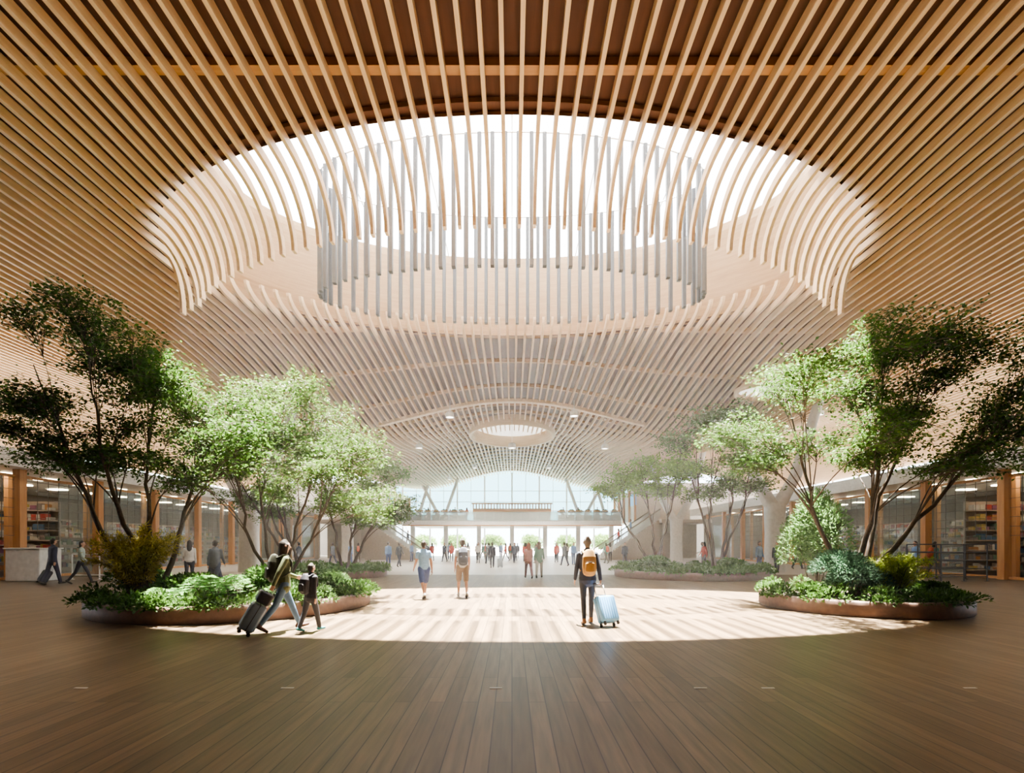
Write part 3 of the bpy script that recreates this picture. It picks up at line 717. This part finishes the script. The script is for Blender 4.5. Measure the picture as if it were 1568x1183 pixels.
def suitcase(name,handle,wheel,c,width=.36,depth=.23,L=.55,extra=False):
    h=Vector(handle); w=Vector(wheel); ax=(h-w).normalized(); tot=(h-w).length
    hor=Vector((h.x-w.x,h.y-w.y,0)); 
    if hor.length<.02: hor=Vector((0,1,0))
    hor.normalize(); sd=hor.cross(Vector((0,0,1))).normalized(); nr=sd.cross(ax).normalized()
    Rm=Matrix((sd,nr,ax)).transposed()
    m=MB(); q=lambda x,y,z: w+Rm@Vector((x,y,z))
    W0=.07
    m.rbox(q(0,0,W0+L/2),(width,depth,L),.045,0,Rm)
    for k in range(-3,4): 
        for sg in(-1,1): m.rbox(q(k*width/7.6,sg*depth/2,W0+L/2),(width/16,.016,L*.82),.005,0,Rm)
    m.box(q(0,0,W0+L/2),(width+.004,.012,L+.004),1,Rm)
    for sg in(-1,1):
        m.tube([q(sg*width*.28,-depth*.3,W0+L-.02),q(sg*width*.28,-depth*.3,tot)],.009,8,2)
        for s2 in(-1,1):
            cc=q(sg*width*.38,s2*depth*.32,.035); m.tube([cc-sd*.014,cc+sd*.014],.034,14,1); m.box(q(sg*width*.38,s2*depth*.32,.06),(.04,.03,.035),1,Rm)
    m.tube([q(-width*.3,-depth*.3,tot),q(width*.3,-depth*.3,tot)],.015,8,1)
    m.tube([q(-.06,0,W0+L),q(-.05,0,W0+L+.03),q(.05,0,W0+L+.03),q(.06,0,W0+L)],.009,6,1)
    if extra: m.rbox(q(0,.0,W0+L+.13),(width*1.05,depth*1.0,.22),.05,1,Rm)
    o=m.build(name,[mat('case_%02d%02d%02d'%tuple(int(k*99) for k in c),c,.35),mat('case_trim',(.03,.03,.035),.5),STEEL],True)
    mn=min(v.co.z for v in o.data.vertices); o.location.z-=mn-.001
    return o
NAVY=(.03,.04,.07)
o,h=person('man_with_backpack',(1.52,10.3,0),2,1.72,legs=((-6,6,-8),(9,2,2)),arms=((8,9,10),(-16,10,6)),cl=dict(top=NAVY,bottom=(.03,.035,.05),pack=(.36,.20,.06),hair=(.12,.11,.11),shoe=(.25,.13,.06)),top='jacket',bot='slim',hair='bun',pack=True,vox=.007,bend=1)
suitcase('rolling_suitcase',h[1],(h[1].x+.14,h[1].y-.34,0),(.14,.35,.64),.38,.24,.52)
o,h=person('woman_with_suitcase',(-4.25,9.5,0),-52,1.70,legs=((24,3,12),(-22,16,-30)),arms=((10,10,60),(-30,12,6)),lean=2,cl=dict(top=(.10,.12,.05),bottom=(.09,.16,.26),pack=(.05,.055,.035),hair=(.025,.017,.012),shoe=(.12,.06,.05)),top='jacket',bot='slim',hair='long',pack=True,fem=True,vox=.007,bend=1)
suitcase('rolling_suitcase',h[1],(h[1].x-.40,h[1].y-.22,0),(.20,.27,.36),.40,.25,.50,True)
person('child_walking',(-3.72,9.45,0),-30,1.24,legs=((-14,10,-14),(16,4,4)),arms=((12,10,10),(-10,8,10)),cl=dict(top=(.035,.035,.045),bottom=(.05,.055,.07),shoe=(.04,.25,.3),pack=(.03,.03,.04)),hair='short',pack=True,vox=.007)
person('man_in_shorts',(-2.6,15.1,0),25,1.72,legs=((-22,14,-25),(18,4,8)),arms=((18,8,20),(-16,8,15)),cl=dict(top=(.13,.24,.40),bottom=(.015,.035,.13),shoe=(.3,.3,.3),skin=(.26,.13,.08)),top='tee',bot='shorts',hair='short',vox=.009)
person('man_with_backpack',(-1.5,15.5,0),12,1.78,legs=((20,3,8),(-18,16,-26)),arms=((-14,8,15),(14,8,20)),cl=dict(top=(.3,.3,.3),bottom=(.13,.09,.055),pack=(.035,.045,.07),shoe=(.3,.3,.3),skin=(.26,.13,.08)),top='tee',bot='shorts',hair='short',pack=True,vox=.009)
person('woman_walking',(.78,24,0),10,1.7,cl=dict(top=(.28,.13,.10),bottom=(.12,.04,.04),hair=(.16,.05,.025)),top='jacket',bot='trousers',hair='long',fem=True,vox=.012)
person('woman_walking',(1.3,24.5,0),-8,1.75,legs=((-20,14,-25),(20,4,8)),cl=dict(top=(.07,.15,.09),bottom=(.28,.25,.21),hair=(.08,.045,.025)),top='jacket',bot='trousers',hair='long',fem=True,vox=.012)
o,h=person('man_in_suit',(-18.4,20.5,0),-20,1.82,arms=((8,8,12),(-12,10,8)),legs=((-16,10,-18),(16,3,6)),cl=dict(top=(.04,.045,.08),bottom=(.04,.04,.07)),vox=.011,bend=-1)
suitcase('rolling_suitcase',h[0],(h[0].x-.25,h[0].y-.35,0),(.05,.05,.07),.4,.25,.5)
person('woman_walking',(-17.5,20.8,0),-70,1.75,cl=dict(top=(.4,.48,.42),bottom=(.04,.04,.05)),top='long',bot='slim',hair='mid',fem=True,vox=.011)
specs=[('man_standing',dict(top=(.2,.32,.55),bottom=(.06,.09,.2)),'long','trousers','short',False,((0,0,0),(4,3,0)),((5,6,10),(-5,6,10))),
('man_walking',dict(top=(.07,.075,.09),bottom=(.03,.035,.06)),'jacket','trousers','short',False,((22,4,8),(-18,14,-26)),((-15,7,15),(15,7,20))),
('woman_standing',dict(top=(.5,.46,.42),bottom=(.05,.05,.06)),'long','slim','long',False,((0,0,0),(4,3,0)),((5,6,60),(-5,6,10))),
('traveller_with_backpack',dict(top=(.08,.2,.16),bottom=(.13,.11,.09),pack=(.45,.1,.05)),'jacket','trousers','mid',True,((-20,14,-26),(20,4,8)),((15,7,15),(-15,7,20))),
('woman_walking',dict(top=(.5,.07,.05),bottom=(.04,.04,.05)),'jacket','slim','long',False,((22,4,8),(-18,14,-26)),((-15,7,15),(15,7,20))),
('man_in_suit',dict(top=(.03,.035,.07),bottom=(.03,.03,.05)),'jacket','trousers','short',False,((-18,12,-24),(18,4,8)),((12,7,15),(-12,7,15)))]
spots=[(-8.7,36,10,0),(-8.0,36.3,-20,1),(-1.35,35,5,5),(-2.9,44,170,2),(-2.3,44.5,20,3),(3.9,45,180,4),(4.8,40,200,0),(3.9,38,30,1),(-4.3,50,0,2),(-6.2,47,160,5),(-5.6,47.4,190,4),(12.4,33,100,4),(13.4,36,60,2),(13.9,28.8,200,0),(14.8,28.6,160,5),(19.4,24.6,90,0),(20.3,24.6,-90,3),(-12.6,20,30,2),(-11.4,19.6,-100,1),(-13.5,45,10,3),(-14,40,60,1),(-12.9,31,80,5),(2.6,52,0,3),(.3,50,10,1),(5.8,54,10,2),(-1.2,55,200,0),(-7.8,50,20,4),(7.4,50,-20,5),(1.6,58,0,2),(-3.3,58,90,1),(3,64,0,3),(-12,38,-30,0),(17.8,34,10,4),(18.4,33,190,1),(-10.6,18.3,10,1),(1.2,47,5,4),(2.2,43,100,5),(-5.2,57,30,3),(6.8,46,0,1),(-.6,48.5,90,4),
(-1.9,41,20,1),(.2,44,190,5),(-3.6,53,0,4),(4.4,50,0,5),(7.9,43,30,3),(-7.0,42,0,1),(-9.4,48,150,0),(9.3,48.5,0,2),(2.9,55,10,1),(-.2,53,0,3),(-6.6,54,0,0),(6.2,58.5,0,4),(0.6,56,0,5),(-2.2,50,0,5),(8.6,39,170,5),(-16.5,37,0,2)]
up=[(-7,63,4.425,180,1),(-5.6,63.5,4.425,150,4),(6.3,63,4.425,200,5),(8.2,63.4,4.425,180,2),(10.5,63,4.425,180,0),(-10.3,63,4.425,170,3),(-11.2,55,8*.17+.0,-90,1),(11.3,54.2,9*.17,90,4),(12.9,55.6,15*.17,90,0),(-13.2,54.4,16*.17,90,5)]
for k,(nm,cl,tp,bt,hr,pk,lg,am) in enumerate(specs):
    o,h=person(nm,(0,0,0),0,1.74,legs=lg,arms=am,cl=cl,top=tp,bot=bt,hair=hr,pack=pk,vox=.014)
    first=True
    for (x,y,z,r,kk) in [(a,b,0,c,d) for a,b,c,d in spots]+up:
        if kk!=k: continue
        if first: q=o; first=False
        else: q=bpy.data.objects.new(nm,o.data); COL.objects.link(q)
        q.location=(x,y,z); q.rotation_euler=(0,0,math.radians(r))
suitcase('rolling_suitcase',(-.85,35,.95),(-.8,34.7,0),(.3,.35,.4))
# ------------------------------------------------------------------ hazy air filling the hall
hz=bpy.data.materials.new('hazy_air'); hz.use_nodes=True; nt=hz.node_tree; nt.nodes.remove(nt.nodes['Principled BSDF'])
vs_=nt.nodes.new('ShaderNodeVolumeScatter'); vs_.inputs['Density'].default_value=.0015; vs_.inputs['Anisotropy'].default_value=.25; vs_.inputs['Color'].default_value=(1,.98,.95,1)
nt.links.new(vs_.outputs[0],nt.nodes['Material Output'].inputs['Volume'])
m=MB(); m.box((0,36,6.9),(60,76,13.9)); ho=m.build('hazy_air',[hz])
# ------------------------------------------------------------------ light
w=bpy.data.worlds.new('World'); sc.world=w; w.use_nodes=True
nt=w.node_tree; bg=nt.nodes['Background']
tc=nt.nodes.new('ShaderNodeTexCoord'); sp=nt.nodes.new('ShaderNodeSeparateXYZ'); rp=nt.nodes.new('ShaderNodeValToRGB')
nt.links.new(tc.outputs['Generated'],sp.inputs[0]); nt.links.new(sp.outputs['Z'],rp.inputs['Fac'])
rp.color_ramp.elements[0].color=(.80,.92,1,1); rp.color_ramp.elements[1].color=(1,.985,.96,1); rp.color_ramp.elements[1].position=.5
nt.links.new(rp.outputs['Color'],bg.inputs['Color']); bg.inputs['Strength'].default_value=9
sd=bpy.data.lights.new('sun','SUN'); sd.energy=158; sd.angle=math.radians(1.0); sd.color=(1,.93,.80)
so=bpy.data.objects.new('sun',sd); COL.objects.link(so)
so.rotation_euler=Vector((-.25,3.0,10.9)).to_track_quat('Z','Y').to_euler()
# camera
cd=bpy.data.cameras.new('camera'); cd.sensor_width=36; cd.lens=18; cd.shift_y=(850-603.5)/1600; cd.clip_end=1000
co=bpy.data.objects.new('camera',cd); COL.objects.link(co); co.location=(0,0,1.6); co.rotation_euler=(math.pi/2,0,0)
sc.camera=co
